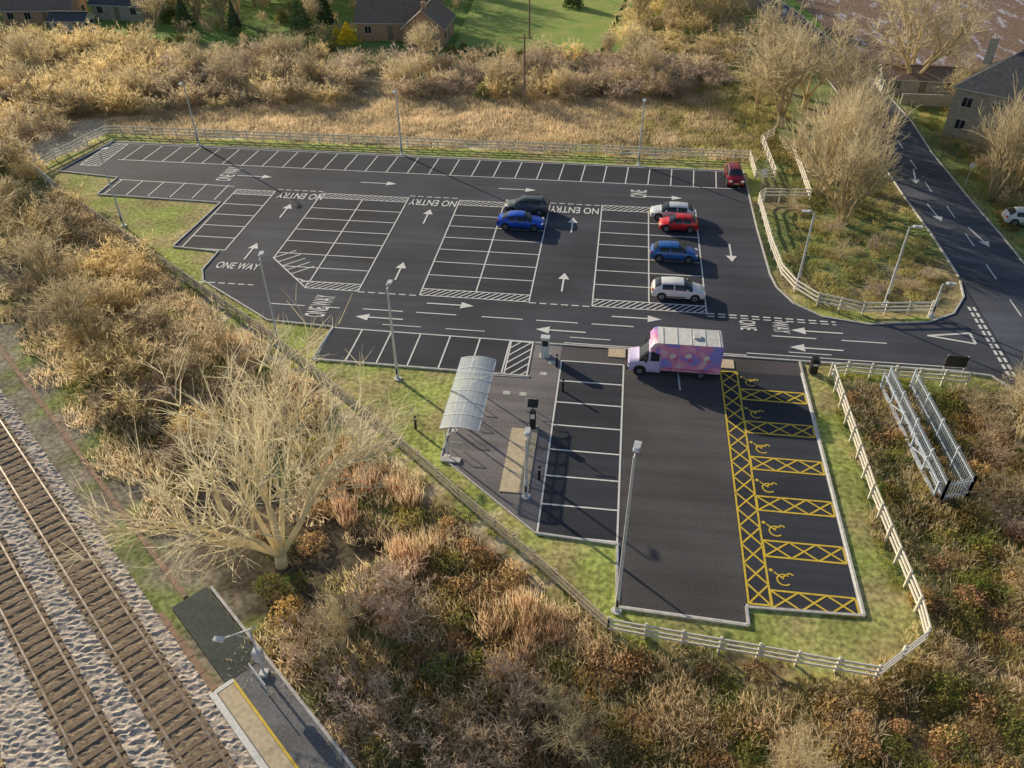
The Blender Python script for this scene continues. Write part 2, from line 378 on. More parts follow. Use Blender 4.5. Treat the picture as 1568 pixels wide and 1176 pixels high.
# ------------------------------------------------------------------ fences
def fence(name,pts,h=1.15,rails=3,m='fence',post=.12,sp=1.8,rh=.13):
    b=MB()
    for i in range(len(pts)-1):
        a=Vector((*pts[i],0));c=Vector((*pts[i+1],0));d=c-a;n=max(1,round(d.length/sp))
        for k in range(n if i<len(pts)-2 else n+1):
            p=a+d*k/n;hh=h+rnd.uniform(-.03,.03);b.tube((p.x,p.y,-.4),(p.x,p.y,hh),post*.65,post*.65,4)
        sd=d.normalized().cross(Vector((0,0,1)))*.09
        for r in range(rails):
            z=h*(.28+.62*r/(max(1,rails-1)))
            for k in range(n):
                p=a+d*k/n+sd;q=a+d*(k+1)/n+sd
                b.beam((p.x,p.y,z+rnd.uniform(-.015,.015)),(q.x,q.y,z+rnd.uniform(-.015,.015)),.07,rh)
    return b.obj(name,[M[m]])
fence('timber_rail_fence',[(-58.7,73.2),(-64.9,78.3),(-62.5,90),(15,90.5),(15.1,85.2),(17.1,85.4),(16.8,95.7),(18.6,98.4)],rails=3)
fence('timber_rail_fence',FENCE[2:10],m='fence2',rails=3,h=1.1)
fence('timber_rail_fence',FENCE[9:]+[(18,50.3),(26.4,50)],rails=3)
fence('timber_rail_fence',[(20.3,94),(20.1,80.7),(15.5,80.4),(14.8,79.3),(14.9,69.4),(15.2,64.5),(16,62),(17.5,60),(20.9,58.9),(26.4,59.7)])
def palis(name,pts,h=2.2,m='greysteel'):
    b=MB()
    for i in range(len(pts)-1):
        a=Vector((*pts[i],0));c=Vector((*pts[i+1],0));d=c-a;n=int(d.length/.2)
        for k in range(n+1):
            p=a+d*k/n;b.box(p.x-.025,p.x+.025,p.y-.012,p.y+.012,-.3,h)
        for z in(.4,h-.3): b.beam((a.x,a.y,z),(c.x,c.y,z),.06,.07)
        n=max(1,int(d.length/2.7))
        for k in range(n+1):
            p=a+d*k/n;b.box(p.x-.06,p.x+.06,p.y-.06,p.y+.06,-.3,h+.05)
    return b.obj(name,[M[m]])
palis('palisade_fence',[(20.6,49.2),(21.2,37.6),(22.9,38.2),(22.2,49.0)],1.7)
b=MB()
for (x0,y0,x1,y1) in((20.2,49.0,20.9,38.0),):
    b.beam((x0,y0,.1),(x1,y1,.1),.2,.2);b.beam((x0,y0,1.1),(x1,y1,1.1),.09,.09)
    for k in range(6):
        t=k/5;px,py=x0+(x1-x0)*t,y0+(y1-y0)*t;b.box(px-.06,px+.06,py-.06,py+.06,-.3,1.3)
        if k in(1,3):
            t2=(k+1)/5;b.beam((px,py,.2),(x0+(x1-x0)*t2,y0+(y1-y0)*t2,1.1),.06,.06)
b.obj('steel_gate_barrier',[M['greysteel']])

# ------------------------------------------------------------------ lamps
def lamp(x,y,h,ang,name='street_lamp'):
    b=MB();c,s=math.cos(R(ang)),math.sin(R(ang))
    b.tube((x,y,-.2),(x,y,.05),.28,.28,12,0);b.tube((x,y,0),(x,y,1.4),.12,.12,10,0);b.tube((x,y,1.4),(x,y,h),.1,.065,10,0)
    q=Vector((x+c*.35,y+s*.35,h+.08));b.tube((x,y,h-.02),tuple(q),.035,.035,8,0)
    T=Matrix.Translation(q)@Matrix.Rotation(R(ang),4,'Z')
    b.box(-.1,.62,-.16,.16,-.03,.06,0,T);b.box(.0,.16,-.1,.1,.06,.11,0,T);b.box(.12,.56,-.12,.12,-.045,-.03,1,T)
    b.box(x-.06,x+.06,y-.14,y-.12,.5,1.0,2)
    return b.obj(name,[M['steel'],M['lens'],M['black']],smooth=40)
for x,y,h,a in((-47.8,66.8,7.5,60),(-49.6,87.8,7.3,-90),(-24.7,87.6,7.3,-90),(2.5,87.8,7.3,-90),(-25.1,48.8,7.6,100),(-14.8,45.7,7.7,90),(1.8,27.1,11.2,80),(16.2,62.5,7,180),(23.1,60.7,7,0),(26.4,59.2,3,0),(-4.0,34.9,4.7,90)): lamp(x,y,h,a)
b=MB();x,y=-15.4,20.9
b.tube((x,y,0),(x,y,4),.07,.05,8);b.beam((x-1.1,y-.6,3.9),(x+.3,y+.15,4.0),.06,.06);b.beam((x,y,3.2),(x-.5,y-.3,3.85),.04,.04)
b.box(x-1.5,x-1.0,y-.75,y-.5,3.82,3.92,1);b.box(x-.2,x+.2,y-.2,y+.2,1.6,2.3);b.box(x-.2,x+.2,y-.2,y+.2,.2,.5)
b.obj('platform_lamp',[M['steel'],M['lens']])
for x,y in((-12.5,105.1),(-15.6,138)):
    b=MB();b.tube((x,y,-.5),(x,y,9.2),.17,.11,10);b.beam((x-.9,y,8.7),(x+.9,y,8.7),.1,.12)
    for k in(-.8,-.3,.3,.8): b.tube((x+k,y,8.76),(x+k,y,8.95),.04,.03,6)
    b.obj('utility_pole',[M['wood']])
# ------------------------------------------------------------------ vehicles
def paint(name,c,metal=.3):
    m=mat(name,c,tuple(k*.93 for k in c),3,.28,metal=metal,spec=.6)
    m.node_tree.nodes['Principled BSDF'].inputs['Coat Weight'].default_value=.6;m.node_tree.nodes['Principled BSDF'].inputs['Coat Roughness'].default_value=.08
    return m
M['glass']=mat('car_glass',(.02,.025,.03),(.03,.035,.04),3,.06,spec=.8)
M['trim']=mat('dark_trim',(.03,.03,.03),(.04,.04,.04),3,.6)
def car(name,x,y,rz,pm,L_=4.2,H_=1.5,W=.89,kind='hatch'):
    k=L_/4.1;h=H_/1.5
    lift=.04 if kind=='suv' else 0
    rear=[(3.30,.24,.97,1.40,.88,.60,'p'),(3.40,.24,.97,1.38,.87,.60,'p'),(3.86,.27,.98,1.06,.83,.70,'e'),(4.02,.3,.9,.96,.8,.66,'e'),(4.1,.36,.6,.66,.72,.55,'e')]
    if kind=='suv': rear=[(3.35,.24,.98,1.45,.88,.64,'p'),(3.5,.24,.98,1.43,.88,.64,'p'),(3.92,.27,1.0,1.12,.85,.74,'e'),(4.04,.3,.92,.98,.82,.7,'e'),(4.1,.36,.6,.66,.75,.6,'e')]
    if kind=='sedan': rear=[(3.0,.24,.96,1.37,.88,.60,'p'),(3.1,.24,.96,1.34,.87,.60,'p'),(3.6,.26,.98,1.03,.85,.72,'e'),(3.98,.3,.9,.98,.8,.68,'e'),(4.1,.36,.6,.66,.72,.55,'e')]
    st=[(0,.32,.52,.58,.66,.5,'e'),(.1,.26,.66,.72,.79,.62,'e'),(.5,.24,.78,.87,.86,.7,'e'),(1.02,.24,.9,.99,.88,.74,'w'),(1.7,.24,.95,1.42,.88,.62,'g'),(1.76,.24,.95,1.43,.88,.62,'g'),(2.38,.24,.96,1.46,.885,.62,'p'),(2.46,.24,.96,1.46,.885,.62,'g')]+rear
    b=MB();rings=[]
    for (sx,zl,zb,zt,w,wt,kd) in st:
        zl+=lift;w=w*W/.89;wt=wt*W/.89
        X=sx*k-L_/2
        half=[(0,zl),(w-.07,zl),(w-.01,zl+.14),(w,(zl+zb)/2+.08),(w-.03,zb),(wt+.03,zt-.07),(wt-.08,zt-.005),(wt*.4,zt+.03)]
        ring=[(X,yy,zz*h) for yy,zz in half]+[(X,-yy,zz*h) for yy,zz in half[:0:-1]]
        rings.append((len(b.v),len(ring)));b.v+=ring
    n=rings[0][1]
    for i in range(len(st)-1):
        a,_=rings[i];c,_=rings[i+1];kd=st[i][6]
        for j in range(n):
            j2=(j+1)%n;side=j in(4,n-5)
            mi=0
            top=j in(5,6,7,n-8,n-7,n-6)
            if kd=='w':
                mi=1 if (top or side) else 0
            elif kd in('g',) and side: mi=1
            elif kd=='p' and i==len(st)-len(rear)+1:
                mi=1 if top else 0
            if kd=='p' and st[i][0]==2.38: mi=0
            if j in(0,n-1): mi=2
            b.f.append((a+j,a+j2,c+j2,c+j));b.m.append(mi)
    b.f.append(tuple(range(rings[0][0]+n-1,rings[0][0]-1,-1)));b.m.append(0)
    b.f.append(tuple(range(rings[-1][0],rings[-1][0]+n)));b.m.append(0)
    par=bpy.data.objects.new(name,None);COL.objects.link(par);par.location=(x,y,.02);par.rotation_euler=(0,0,R(rz))
    par.empty_display_size=.5
    body=b.obj('body',[pm,M['glass'],M['trim']],par,smooth=38)
    d=MB();wr=.335*(1.06 if kind=='suv' else 1)
    for wx in(.78*k-L_/2,3.3*k-L_/2):
        for sgn in(1,-1):
            yo=W*sgn
            d.tube((wx,yo-.25*sgn,wr+.02),(wx,yo+.004*sgn,wr+.02),wr+.07,wr+.07,20,2)
            d.tube((wx,yo-.22*sgn,wr),(wx,yo+.02*sgn,wr),wr,wr,20,0);d.tube((wx,yo,wr),(wx,yo+.03*sgn,wr),wr*.68,wr*.64,14,1)
            d.tube((wx,yo,wr),(wx,yo+.034*sgn,wr),wr*.2,wr*.2,8,2)
            for q in range(5):
                t=q*2*math.pi/5;d.tube((wx+.13*math.cos(t),yo+.031*sgn,wr+.13*math.sin(t)),(wx+.13*math.cos(t),yo+.035*sgn,wr+.13*math.sin(t)),.035,.035,6,2)
    d.obj('wheels',[M['rubber'],M['rim'],M['trim']],par,smooth=40)
    e=MB();z=.66*h+lift
    for sgn in(1,-1):
        T=Matrix.Translation((-L_/2+.13,sgn*.62*W/.89,z))@Matrix.Rotation(R(-18*sgn),4,'Z');e.box(-.06,.12,-.15,.15,-.06,.07,0,T)
        T=Matrix.Translation((L_/2-.1,sgn*.68*W/.89,.84*h+lift))@Matrix.Rotation(R(18*sgn),4,'Z');e.box(-.1,.06,-.11,.11,-.1,.1,1,T)
        e.box(1.12*k-L_/2+.25,1.12*k-L_/2+.42,sgn*(W+.02)-.09,sgn*(W+.02)+.09,.95*h,1.08*h,3)
        e.box(1.5*k-L_/2,3.3*k-L_/2,sgn*(W-.001)-.01,sgn*(W-.001)+.015,.34*h+lift,.42*h+lift,2)
    e.box(-L_/2-.015,-L_/2+.06,-.42,.42,.36*h+lift,.52*h+lift,2);e.box(-L_/2-.03,-L_/2,-.26,.26,.44*h+lift,.54*h+lift,4)
    e.box(L_/2-.02,L_/2+.02,-.26,.26,.48*h+lift,.6*h+lift,4)
    if kind=='suv':
        for sgn in(1,-1): e.beam((1.8*k-L_/2,sgn*.56,1.49*h),(3.3*k-L_/2,sgn*.58,1.49*h),.04,.04,2)
    e.obj('trim',[M['lens'],M['redlens'],M['trim'],pm,M['plate']],par)
    return par
car('parked_car',-8.6,74.5,0,paint('paint_dark_grey',(.12,.13,.125)),4.5,1.6,.92,'suv')
car('parked_car',-8.8,71.1,180,paint('paint_royal_blue',(.015,.12,.75)),4.6,1.5,.91,'sedan')
car('parked_car',5.9,74.9,0,paint('paint_silver_white',(.74,.78,.8),.1),4.4,1.48,.9,'hatch')
car('parked_car',6.4,72.4,0,paint('paint_red',(.8,.015,.02),.1),3.7,1.48,.84)
car('parked_car',5.8,66.5,180,paint('paint_mid_blue',(.04,.17,.55)),4.3,1.5,.9)
car('parked_car',6.0,59.9,180,paint('paint_white',(.9,.9,.9),0),4.5,1.56,.92,'hatch')
car('parked_car',12.7,84.5,92,paint('paint_maroon',(.36,.01,.035)),4.2,1.55,.9,'suv')
car('parked_car',40.0,77.5,175,paint('paint_white_b',(.8,.81,.83),0),4.3,1.5,.9)

def van(x,y):
    par=bpy.data.objects.new('box_van',None);COL.objects.link(par);par.location=(x,y,.02)
    pm=bpy.data.materials.new('van_livery');pm.use_nodes=True;nt=pm.node_tree;N=nt.nodes;L=nt.links;bs=N['Principled BSDF'];bs.inputs['Roughness'].default_value=.35
    tc=N.new('ShaderNodeTexCoord');n=N.new('ShaderNodeTexNoise');n.inputs['Scale'].default_value=.9;n.inputs['Detail'].default_value=1;n.inputs['Distortion'].default_value=.8
    L.new(tc.outputs['Object'],n.inputs['Vector']);r=N.new('ShaderNodeValToRGB');cr=r.color_ramp
    cr.elements[0].position=.38;cr.elements[0].color=(.35,.32,.85,1);cr.elements[1].position=.72;cr.elements[1].color=(.9,.75,.85,1)
    e=cr.elements.new(.47);e.color=(.9,.3,.55,1);e=cr.elements.new(.6);e.color=(.94,.45,.62,1)
    L.new(n.outputs['Fac'],r.inputs['Fac']);L.new(r.outputs[0],bs.inputs['Base Color'])
    roof=mat('van_roof',(.7,.71,.71),(.58,.58,.58),3,.5);lil=paint('van_cab_paint',(.7,.62,.92),0)
    b=MB()
    prof=[(-1.0,1.0),(-1.0,1.95),(-1.75,2.25),(-1.85,2.5),(-1.6,2.9),(-1.35,3.0),(3.2,3.0),(3.3,2.9),(3.3,.6),(-1.0,.6)]
    i=len(b.v);n_=len(prof)
    for yy,ins in((-1.02,.06),(-1.08,0),(1.08,0),(1.02,.06)):
        for px,pz in prof:
            cx_,cz_=1.0,1.8;sc=1-ins/2
            b.v.append((cx_+(px-cx_)*sc,yy,cz_+(pz-cz_)*sc))
    for q in range(3):
        for k in range(n_):
            k2=(k+1)%n_;b.f.append((i+q*n_+k,i+q*n_+k2,i+(q+1)*n_+k2,i+(q+1)*n_+k));b.m.append(1 if k==5 else 0)
    b.f.append(tuple(i+k for k in range(n_)));b.m.append(0);b.f.append(tuple(i+3*n_+k for k in reversed(range(n_))));b.m.append(0)
    b.obj('box_body',[pm,roof],par,smooth=30)
    c=MB()
    for q in range(5): c.box(-1.0+q*1.0,-.95+q*1.0,-1.0,1.0,3.0,3.03)
    c.box(1.2,1.7,-.3,.2,3.0,3.15)
    c.box(-3.0,3.25,-.9,.9,.4,.62,1);c.box(3.2,3.36,-1.0,1.0,.42,.56,1)
    c.obj('roof_and_chassis',[roof,M['trim']],par)
    d=MB();st=[(-3.35,.35,.85,.95,.8,.7),(-3.25,.3,1.02,1.12,.95,.85),(-2.55,.3,1.2,1.33,.98,.88),(-1.9,.3,1.3,2.05,1.0,.8),(-1.75,.3,1.3,2.12,1.0,.8),(-1.1,.3,1.3,2.15,1.0,.82),(-.98,.3,1.3,2.15,1.0,.82)]
    rg=[]
    for sx,zl,zb,zt,w,wt in st:
        half=[(0,zl),(w-.05,zl),(w,zl+.15),(w,(zl+zb)/2),(w-.02,zb),(wt+.02,zt-.08),(wt-.08,zt),(wt*.4,zt+.03)]
        ring=[(sx,a,z_) for a,z_ in half]+[(sx,-a,z_) for a,z_ in half[:0:-1]];rg.append(len(d.v));d.v+=ring
    n=len(ring)
    for q in range(len(st)-1):
        for j in range(n):
            j2=(j+1)%n;mi=0
            if q==2 and j in(5,6,7,n-8,n-7,n-6): mi=1
            if q in(2,4) and j in(4,n-5): mi=1
            d.f.append((rg[q]+j,rg[q]+j2,rg[q+1]+j2,rg[q+1]+j));d.m.append(mi)
    d.f.append(tuple(range(rg[0]+n-1,rg[0]-1,-1)));d.m.append(0);d.f.append(tuple(range(rg[-1],rg[-1]+n)));d.m.append(0)
    d.obj('cab',[lil,M['glass']],par,smooth=38)
    e=MB()
    for wx in(-2.45,2.0):
        for sg in(1,-1):
            e.tube((wx,sg*.72,.4),(wx,sg*1.03,.4),.47,.47,20,1);e.tube((wx,sg*.75,.36),(wx,sg*1.05,.36),.36,.36,20,0);e.tube((wx,sg*1.0,.36),(wx,sg*1.06,.36),.22,.2,14,2)
    for sg in(1,-1):
        e.box(-3.34,-3.18,sg*.75-.15,sg*.75+.15,.78,.98,3);e.box(-2.15,-2.0,sg*1.2-.12,sg*1.2+.12,1.35,1.7,1);e.box(3.3,3.34,sg*.9-.08,sg*.9+.08,.65,1.0,4)
    e.box(-3.42,-3.3,-.9,.9,.35,.6,1);e.box(-3.38,-3.3,-.5,.5,.65,.9,1)
    e.obj('wheels_and_lights',[M['rubber'],M['trim'],M['rim'],M['lens'],M['redlens']],par,smooth=40)
    f=MB();dm=mat('van_decals',(.95,.88,.85),(.95,.7,.65),9,.4);dm2=mat('van_decal_magenta',(.75,.1,.32),(.85,.35,.45),6,.4)
    for sg in(-1,1):
        yy=sg*1.085
        for cx_,cz_,r,mm in((-.2,1.95,.24,0),(.0,1.65,.17,1),(.9,2.05,.24,0),(1.1,1.72,.18,1),(2.2,1.95,.24,0),(2.4,1.65,.16,1)):
            f.tube((cx_,yy,cz_),(cx_,yy+.012*sg,cz_),r,r,14,mm)
        f.box(-.9,3.1,min(yy,yy+.01*sg),max(yy,yy+.01*sg),.7,.85,1)
    f.obj('livery_decals',[dm,dm2],par)
van(5.3,49.3)

# ------------------------------------------------------------------ cycle shelter
m=bpy.data.materials.new('polycarbonate');m.use_nodes=True;nt=m.node_tree;bs=nt.nodes['Principled BSDF']
bs.inputs['Base Color'].default_value=(.7,.78,.82,1);bs.inputs['Roughness'].default_value=.25;bs.inputs['Alpha'].default_value=.65;bs.inputs['Specular IOR Level'].default_value=.6
M['poly']=m
sh=bpy.data.objects.new('cycle_shelter',None);COL.objects.link(sh)
b=MB();fr=MB();x0,x1=-9.9,-7.4
def arc(t):
    return x0+(x1-x0)*t, 2.1+.55*math.sin(math.pi*(.18+.62*t))
for seg in range(6):
    ya=37.9+seg*1.28;yb=ya+1.2
    for k in range(8):
        p=arc(k/8);q=arc((k+1)/8);b.quad((p[0],ya,p[1]),(q[0],ya,q[1]),(q[0],yb,q[1]),(p[0],yb,p[1]))
for seg in range(7):
    ya=37.88+seg*1.28
    for k in range(8):
        p=arc(k/8);q=arc((k+1)/8);fr.beam((p[0],ya,p[1]-.02),(q[0],ya,q[1]-.02),.08,.08)
    if seg%2==0:
        fr.tube((x0+.35,ya,0),(x0+.35,ya,2.45),.05,.05,8);fr.beam((x0+.35,ya,1.7),(x0+1.2,ya,2.6),.05,.05);fr.box(x0+.15,x0+.55,ya-.15,ya+.15,0,.03)
for t in(0,.5,1):
    p=arc(t);fr.beam((p[0],37.88,p[1]-.03),(p[0],45.56,p[1]-.03),.06,.06)
b.obj('canopy',[M['poly']],sh,smooth=60);fr.obj('frame',[M['whitesteel']],sh)
b=MB()
for seg in range(4):
    y=38.5+seg*1.7
    for (p,q) in(((-9.4,y,0),(-9.4,y,.75)),((-9.4,y,.75),(-8.6,y,.75)),((-8.6,y,.75),(-8.6,y,0))): b.tube(p,q,.03,.03,6)
b.obj('cycle_stands',[M['steel']],sh)
b=MB();b.box(-9.9,-8.6,37.3,37.75,0,.12);b.obj('concrete_plinth',[M['kerb']])
def ticket(x,y,s=1):
    b=MB();b.box(x-.2,x+.2,y-.17,y+.17,0,1.5,0);b.box(x-.14,x+.14,y-.19,y-.165,.95,1.35,1);b.box(x-.16,x+.16,y-.2,y-.172,.4,.6,2)
    b.tube((x,y,1.5),(x,y,2.1),.04,.04,8,0)
    T=Matrix.Translation((x,y,2.15))@Matrix.Rotation(R(25),4,'X');b.box(-.35,.35,-.3,.3,-.02,.03,0,T);b.box(-.32,.32,-.27,.27,.03,.035,2,T)
    b.box(x-.3,x+.3,y-.25,y+.25,-.02,.04,3)
    return b.obj('ticket_machine',[M['black'],M['lens'],M['trim'],M['kerb']])
ticket(-4.3,41.4)
b=MB();x,y=-4.3,49.9
b.box(x-.3,x+.3,y-.2,y+.2,0,1.7,0);b.box(x-.22,x+.22,y-.22,y-.203,1.0,1.5,1);b.box(x-.34,x+.34,y-.26,y+.24,1.7,1.78,0);b.box(x-.4,x+.4,y-.35,y+.3,-.02,.03,2)
b.obj('help_point_kiosk',[M['whitesteel'],M['trim'],M['kerb']])
def bollard(x,y,h=1.1,name='bollard'):
    b=MB();b.tube((x,y,0),(x,y,h),.09,.09,10,0);b.tube((x,y,h),(x,y,h+.05),.09,.04,10,0);b.tube((x,y,h*.8),(x,y,h*.88),.095,.095,10,1);b.obj(name,[M['black'],M['lens']],smooth=40)
for x,y in((-2.6,45.7),(-3.3,48.6),(-12.2,40.3),(-3.35,36.5)): bollard(x,y)
b=MB()
for x in(-5.0,-4.3): b.tube((x,43.2,0),(x,43.2,1.05),.03,.03,8)
b.tube((-5.0,43.2,1.05),(-4.3,43.2,1.05),.03,.03,8);b.tube((-5.0,43.2,.55),(-4.3,43.2,.55),.025,.025,8)
b.obj('hoop_barrier',[M['steel']])
def bin_(x,y):
    b=MB();b.box(x-.26,x+.26,y-.26,y+.26,0,1.0);b.box(x-.3,x+.3,y-.3,y+.3,1.0,1.08);b.box(x-.24,x+.24,y-.24,y+.24,1.08,1.28);b.box(x-.18,x+.18,y-.275,y-.255,.75,.92,1);b.obj('litter_bin',[M['black'],M['steel']])
bin_(15.6,50.2)
b=MB()
for x in(24.9,26.3): b.tube((x,51.0,0),(x,51.0,1.8),.045,.045,8)
b.box(24.85,26.35,50.95,50.99,.8,1.75,1);b.obj('notice_board',[M['steel'],M['black']])
b=MB();b.tube((15.4,82.6,0),(15.4,82.6,2.3),.04,.04,8);b.box(15.1,15.7,82.52,82.56,1.6,2.3,1)
b.obj('parking_sign',[M['steel'],M['lens']])
b=MB();b.tube((36.9,86,0),(36.9,86,2.2),.04,.04,8);b.tube((36.9,85.95,2.3),(36.9,85.92,2.3),.3,.3,16,1);b.obj('traffic_sign',[M['steel'],M['lens']])
b=MB();b.tube((26.2,150,0),(26.2,150,2.4),.04,.04,8);b.tube((26.2,149.95,2.5),(26.2,149.9,2.5),.4,.4,16,1);b.obj('traffic_sign',[M['steel'],M['lens']])

# ------------------------------------------------------------------ railway
S0,S1=-130,10
def strip(mb,s0,s1,o0,o1,z,m=0): mb.quad((*SO(s0,o0),z),(*SO(s1,o0),z),(*SO(s1,o1),z),(*SO(s0,o1),z),m)
bl=MB();st=.17
def lump(o0,o1,z,m,amp):
    ns=int((6-(-75))/st);no=max(2,int((o1-o0)/st));i0=len(bl.v)
    for a in range(ns+1):
        for c in range(no+1):
            s=-75+a*st+rnd.uniform(-.05,.05);o=o0+(o1-o0)*c/no+rnd.uniform(-.04,.04);bl.v.append((*SO(s,o),z+rnd.uniform(-amp,amp)))
    for a in range(ns):
        for c in range(no):
            i=i0+a*(no+1)+c;bl.f.append((i,i+no+1,i+no+2,i+1));bl.m.append(m)
lump(-4.6,-2.35,.06,0,.06);lump(-2.3,-.35,.07,1,.03);lump(-.3,1.05,.07,0,.07);lump(1.1,3.1,.07,1,.03);lump(3.15,4.0,.04,0,.06)
strip(bl,S0,-75,-4.6,4.4,.03,0);strip(bl,-75,6,-4.5,4.0,-.02,0)
bl.obj('ballast',[M['ballast'],M['ballastbrown']])
def track(o1,o2):
    b=MB();s=-110;oc=(o1+o2)/2
    while s<8:
        p=SO(s,oc-1.0);q=SO(s,oc+1.0);b.beam((*p,.07+rnd.uniform(-.02,.01)),(*q,.07+rnd.uniform(-.02,.01)),.25,.09,0);s+=.68
    for o in(o1,o2):
        p=SO(-130,o);q=SO(10,o);b.beam((*p,.15),(*q,.15),.15,.03,1);b.beam((*p,.2),(*q,.2),.03,.1,1);b.beam((*p,.265),(*q,.265),.075,.04,2)
    b.obj('railway_track',[M['sleeper'],M['ballastbrown'],M['rail']])
track(1.38,2.85);track(-2.05,-.6)
b=MB()
for k in range(60):
    s=-75+k*1.25
    o=5.6 if s<-33 else 4.15
    if s>-26.5: break
    p=SO(s,o);q=SO(s+1.2,o);b.beam((*p,.03),(*q,.03),.3,.1)
b.obj('cable_trough',[mat('trough_concrete',(.44,.28,.19),(.29,.21,.16),3,.9)])
pl=bpy.data.objects.new('station_platform',None);COL.objects.link(pl)
def pbox(name,s0,s1,o0,o1,z0,z1,m):
    b=MB();P=[SO(s0,o0),SO(s1,o0),SO(s1,o1),SO(s0,o1)];b.poly(P,z1)
    for k in range(4):
        a=P[k];c=P[(k+1)%4];b.quad((*a,z0),(*c,z0),(*c,z1),(*a,z1))
    b.obj(name,[m],pl)
pbox('old_surface',-32.2,-26.05,4.7,6.7,-.2,.28,asphalt('platform_old',(.08,.095,.085)))
pbox('surface',-26,10,3.9,6.8,-.2,.3,asphalt('platform_asphalt',(.2,.2,.21)))
pbox('paving',-25.8,10,4.15,4.95,.3,.31,M['tact']);pbox('edge_coping',-26,10,3.8,4.1,.1,.33,M['white']);pbox('end_coping',-26.05,-25.82,4.1,5.05,.1,.325,M['white'])
pbox('yellow_line',-26,10,4.97,5.1,.3,.318,M['yellow']);pbox('back_kerb',-32,10,6.8,6.95,-.2,.36,M['kerb'])
b=MB()
for k in range(3):
    p=SO(-25.6+k*.8,5.9);b.tube((*p,.3),(*p,1.2),.03,.03,8)
b.tube((*SO(-25.6,5.9),1.2),(*SO(-24,5.9),1.2),.03,.03,8);b.tube((*SO(-25.6,5.9),.8),(*SO(-24,5.9),.8),.03,.03,8)
b.obj('handrail',[M['whitesteel']])

# ------------------------------------------------------------------ houses
M['brick']=mat('brick',(.64,.4,.25),(.48,.29,.19),5,.9);M['stone']=mat('stone_wall',(.52,.48,.4),(.38,.35,.3),3,.9,.3,12)
M['tile']=mat('roof_tile',(.32,.24,.19),(.22,.165,.13),3,.85,.3,14);M['slate']=mat('roof_slate',(.11,.115,.13),(.07,.075,.085),3,.8,.2,14)
M['frame']=mat('window_frame',(.7,.7,.68),(.6,.6,.58),3,.5)
def house(name,x,y,rz,w,d,h,rh,wm,rm,hip=False,floors=1,chim=True):
    par=bpy.data.objects.new(name,None);COL.objects.link(par);par.location=(x,y,-.1);par.rotation_euler=(0,0,R(rz))
    b=MB();b.box(-w/2,w/2,-d/2,d/2,-.4,h,0)
    if not hip:
        for sx in(-w/2,w/2):
            i=len(b.v);b.v+=[(sx,-d/2,h),(sx,d/2,h),(sx,0,h+rh)];b.f.append((i,i+1,i+2));b.m.append(0)
    b.obj('walls',[wm],par)
    r=MB();o=.35;hx=(w/2+o) if not hip else max(.2,w/2-d/2+.3)
    e=[(-w/2-o,-d/2-o,h-.15),(w/2+o,-d/2-o,h-.15),(w/2+o,d/2+o,h-.15),(-w/2-o,d/2+o,h-.15),(-hx,0,h+rh+.08),(hx,0,h+rh+.08)]
    up=[(a,c,z+.12) for a,c,z in e];r.v+=e+up
    for f in((0,1,5,4),(2,3,4,5),(1,2,5),(3,0,4)):
        if len(f)==3 and not hip: continue
        r.f.append(tuple(k+6 for k in f));r.m.append(0);r.f.append(tuple(reversed(f)));r.m.append(1)
    r.f+=[(0,1,7,6),(2,3,9,8)];r.m+=[1,1]
    r.f+=[(1,2,8,7),(3,0,6,9)] if hip else [(1,5,11,7),(5,2,8,11),(3,4,10,9),(4,0,6,10)];r.m+=[1]*(2 if hip else 4)
    r.beam((-hx,0,h+rh+.25),(hx,0,h+rh+.25),.25,.12,0)
    r.obj('roof',[rm,M['frame']],par)
    wn=MB()
    for fl in range(floors):
        z=.9+fl*2.6;n=max(2,int(w/3))
        for k in range(n):
            xx=-w/2+w*(k+.5)/n
            for sy in(-1,1):
                if fl==0 and k==n//2: wn.box(xx-.45,xx+.45,sy*d/2-.03,sy*d/2+.03,0,2.1,2);continue
                wn.box(xx-.6,xx+.6,sy*d/2-.04,sy*d/2+.04,z,z+1.2,1);wn.box(xx-.53,xx-.03,sy*d/2-.06,sy*d/2+.06,z+.07,z+1.13,0);wn.box(xx+.03,xx+.53,sy*d/2-.06,sy*d/2+.06,z+.07,z+1.13,0)
        for sx in(-1,1):
            for yy in(-d/4,d/4):
                wn.box(sx*w/2-.04,sx*w/2+.04,yy-.6,yy+.6,z,z+1.2,1);wn.box(sx*w/2-.06,sx*w/2+.06,yy-.53,yy+.53,z+.07,z+1.13,0)
    wn.obj('windows_and_door',[M['glass'],M['frame'],M['wood']],par)
    if chim:
        c=MB();c.box(-w/2+.8,-w/2+1.6,-.35,.35,h+rh*.5,h+rh+1.1);c.tube((-w/2+1.2,0,h+rh+1.1),(-w/2+1.2,0,h+rh+1.4),.12,.1,8);c.obj('chimney',[wm],par)
    return par
house('brick_house',-32,137,90,9,6.5,2.6,2.6,M['brick'],M['tile'])
house('brick_house',-38.5,139.5,3,11,7.5,2.6,2.8,M['brick'],M['tile'])
house('bungalow',-103,142,8,12,7,2.4,2.2,M['brick'],M['tile']);house('bungalow',-90,147,-5,10,7,2.4,2.2,M['stone'],M['slate'])
house('outbuilding',-93,134,4,6,3.5,2.4,.8,M['kerb'],M['slate'],chim=False)
house('stone_house',47.0,102.0,-35,13,9.5,5.6,3.6,M['stone'],M['slate'],hip=True,floors=2)
house('stone_house',54.5,93,-35,8,7,4.8,2.6,M['stone'],M['slate'],floors=2)
house('garage_block',40,118,-3,10,5,2.2,.9,M['stone'],M['tile'],chim=False)
fb=MB();fb.box(36.5,46,112,112.25,-.2,1.3);fb.obj('garden_wall',[M['stone']])
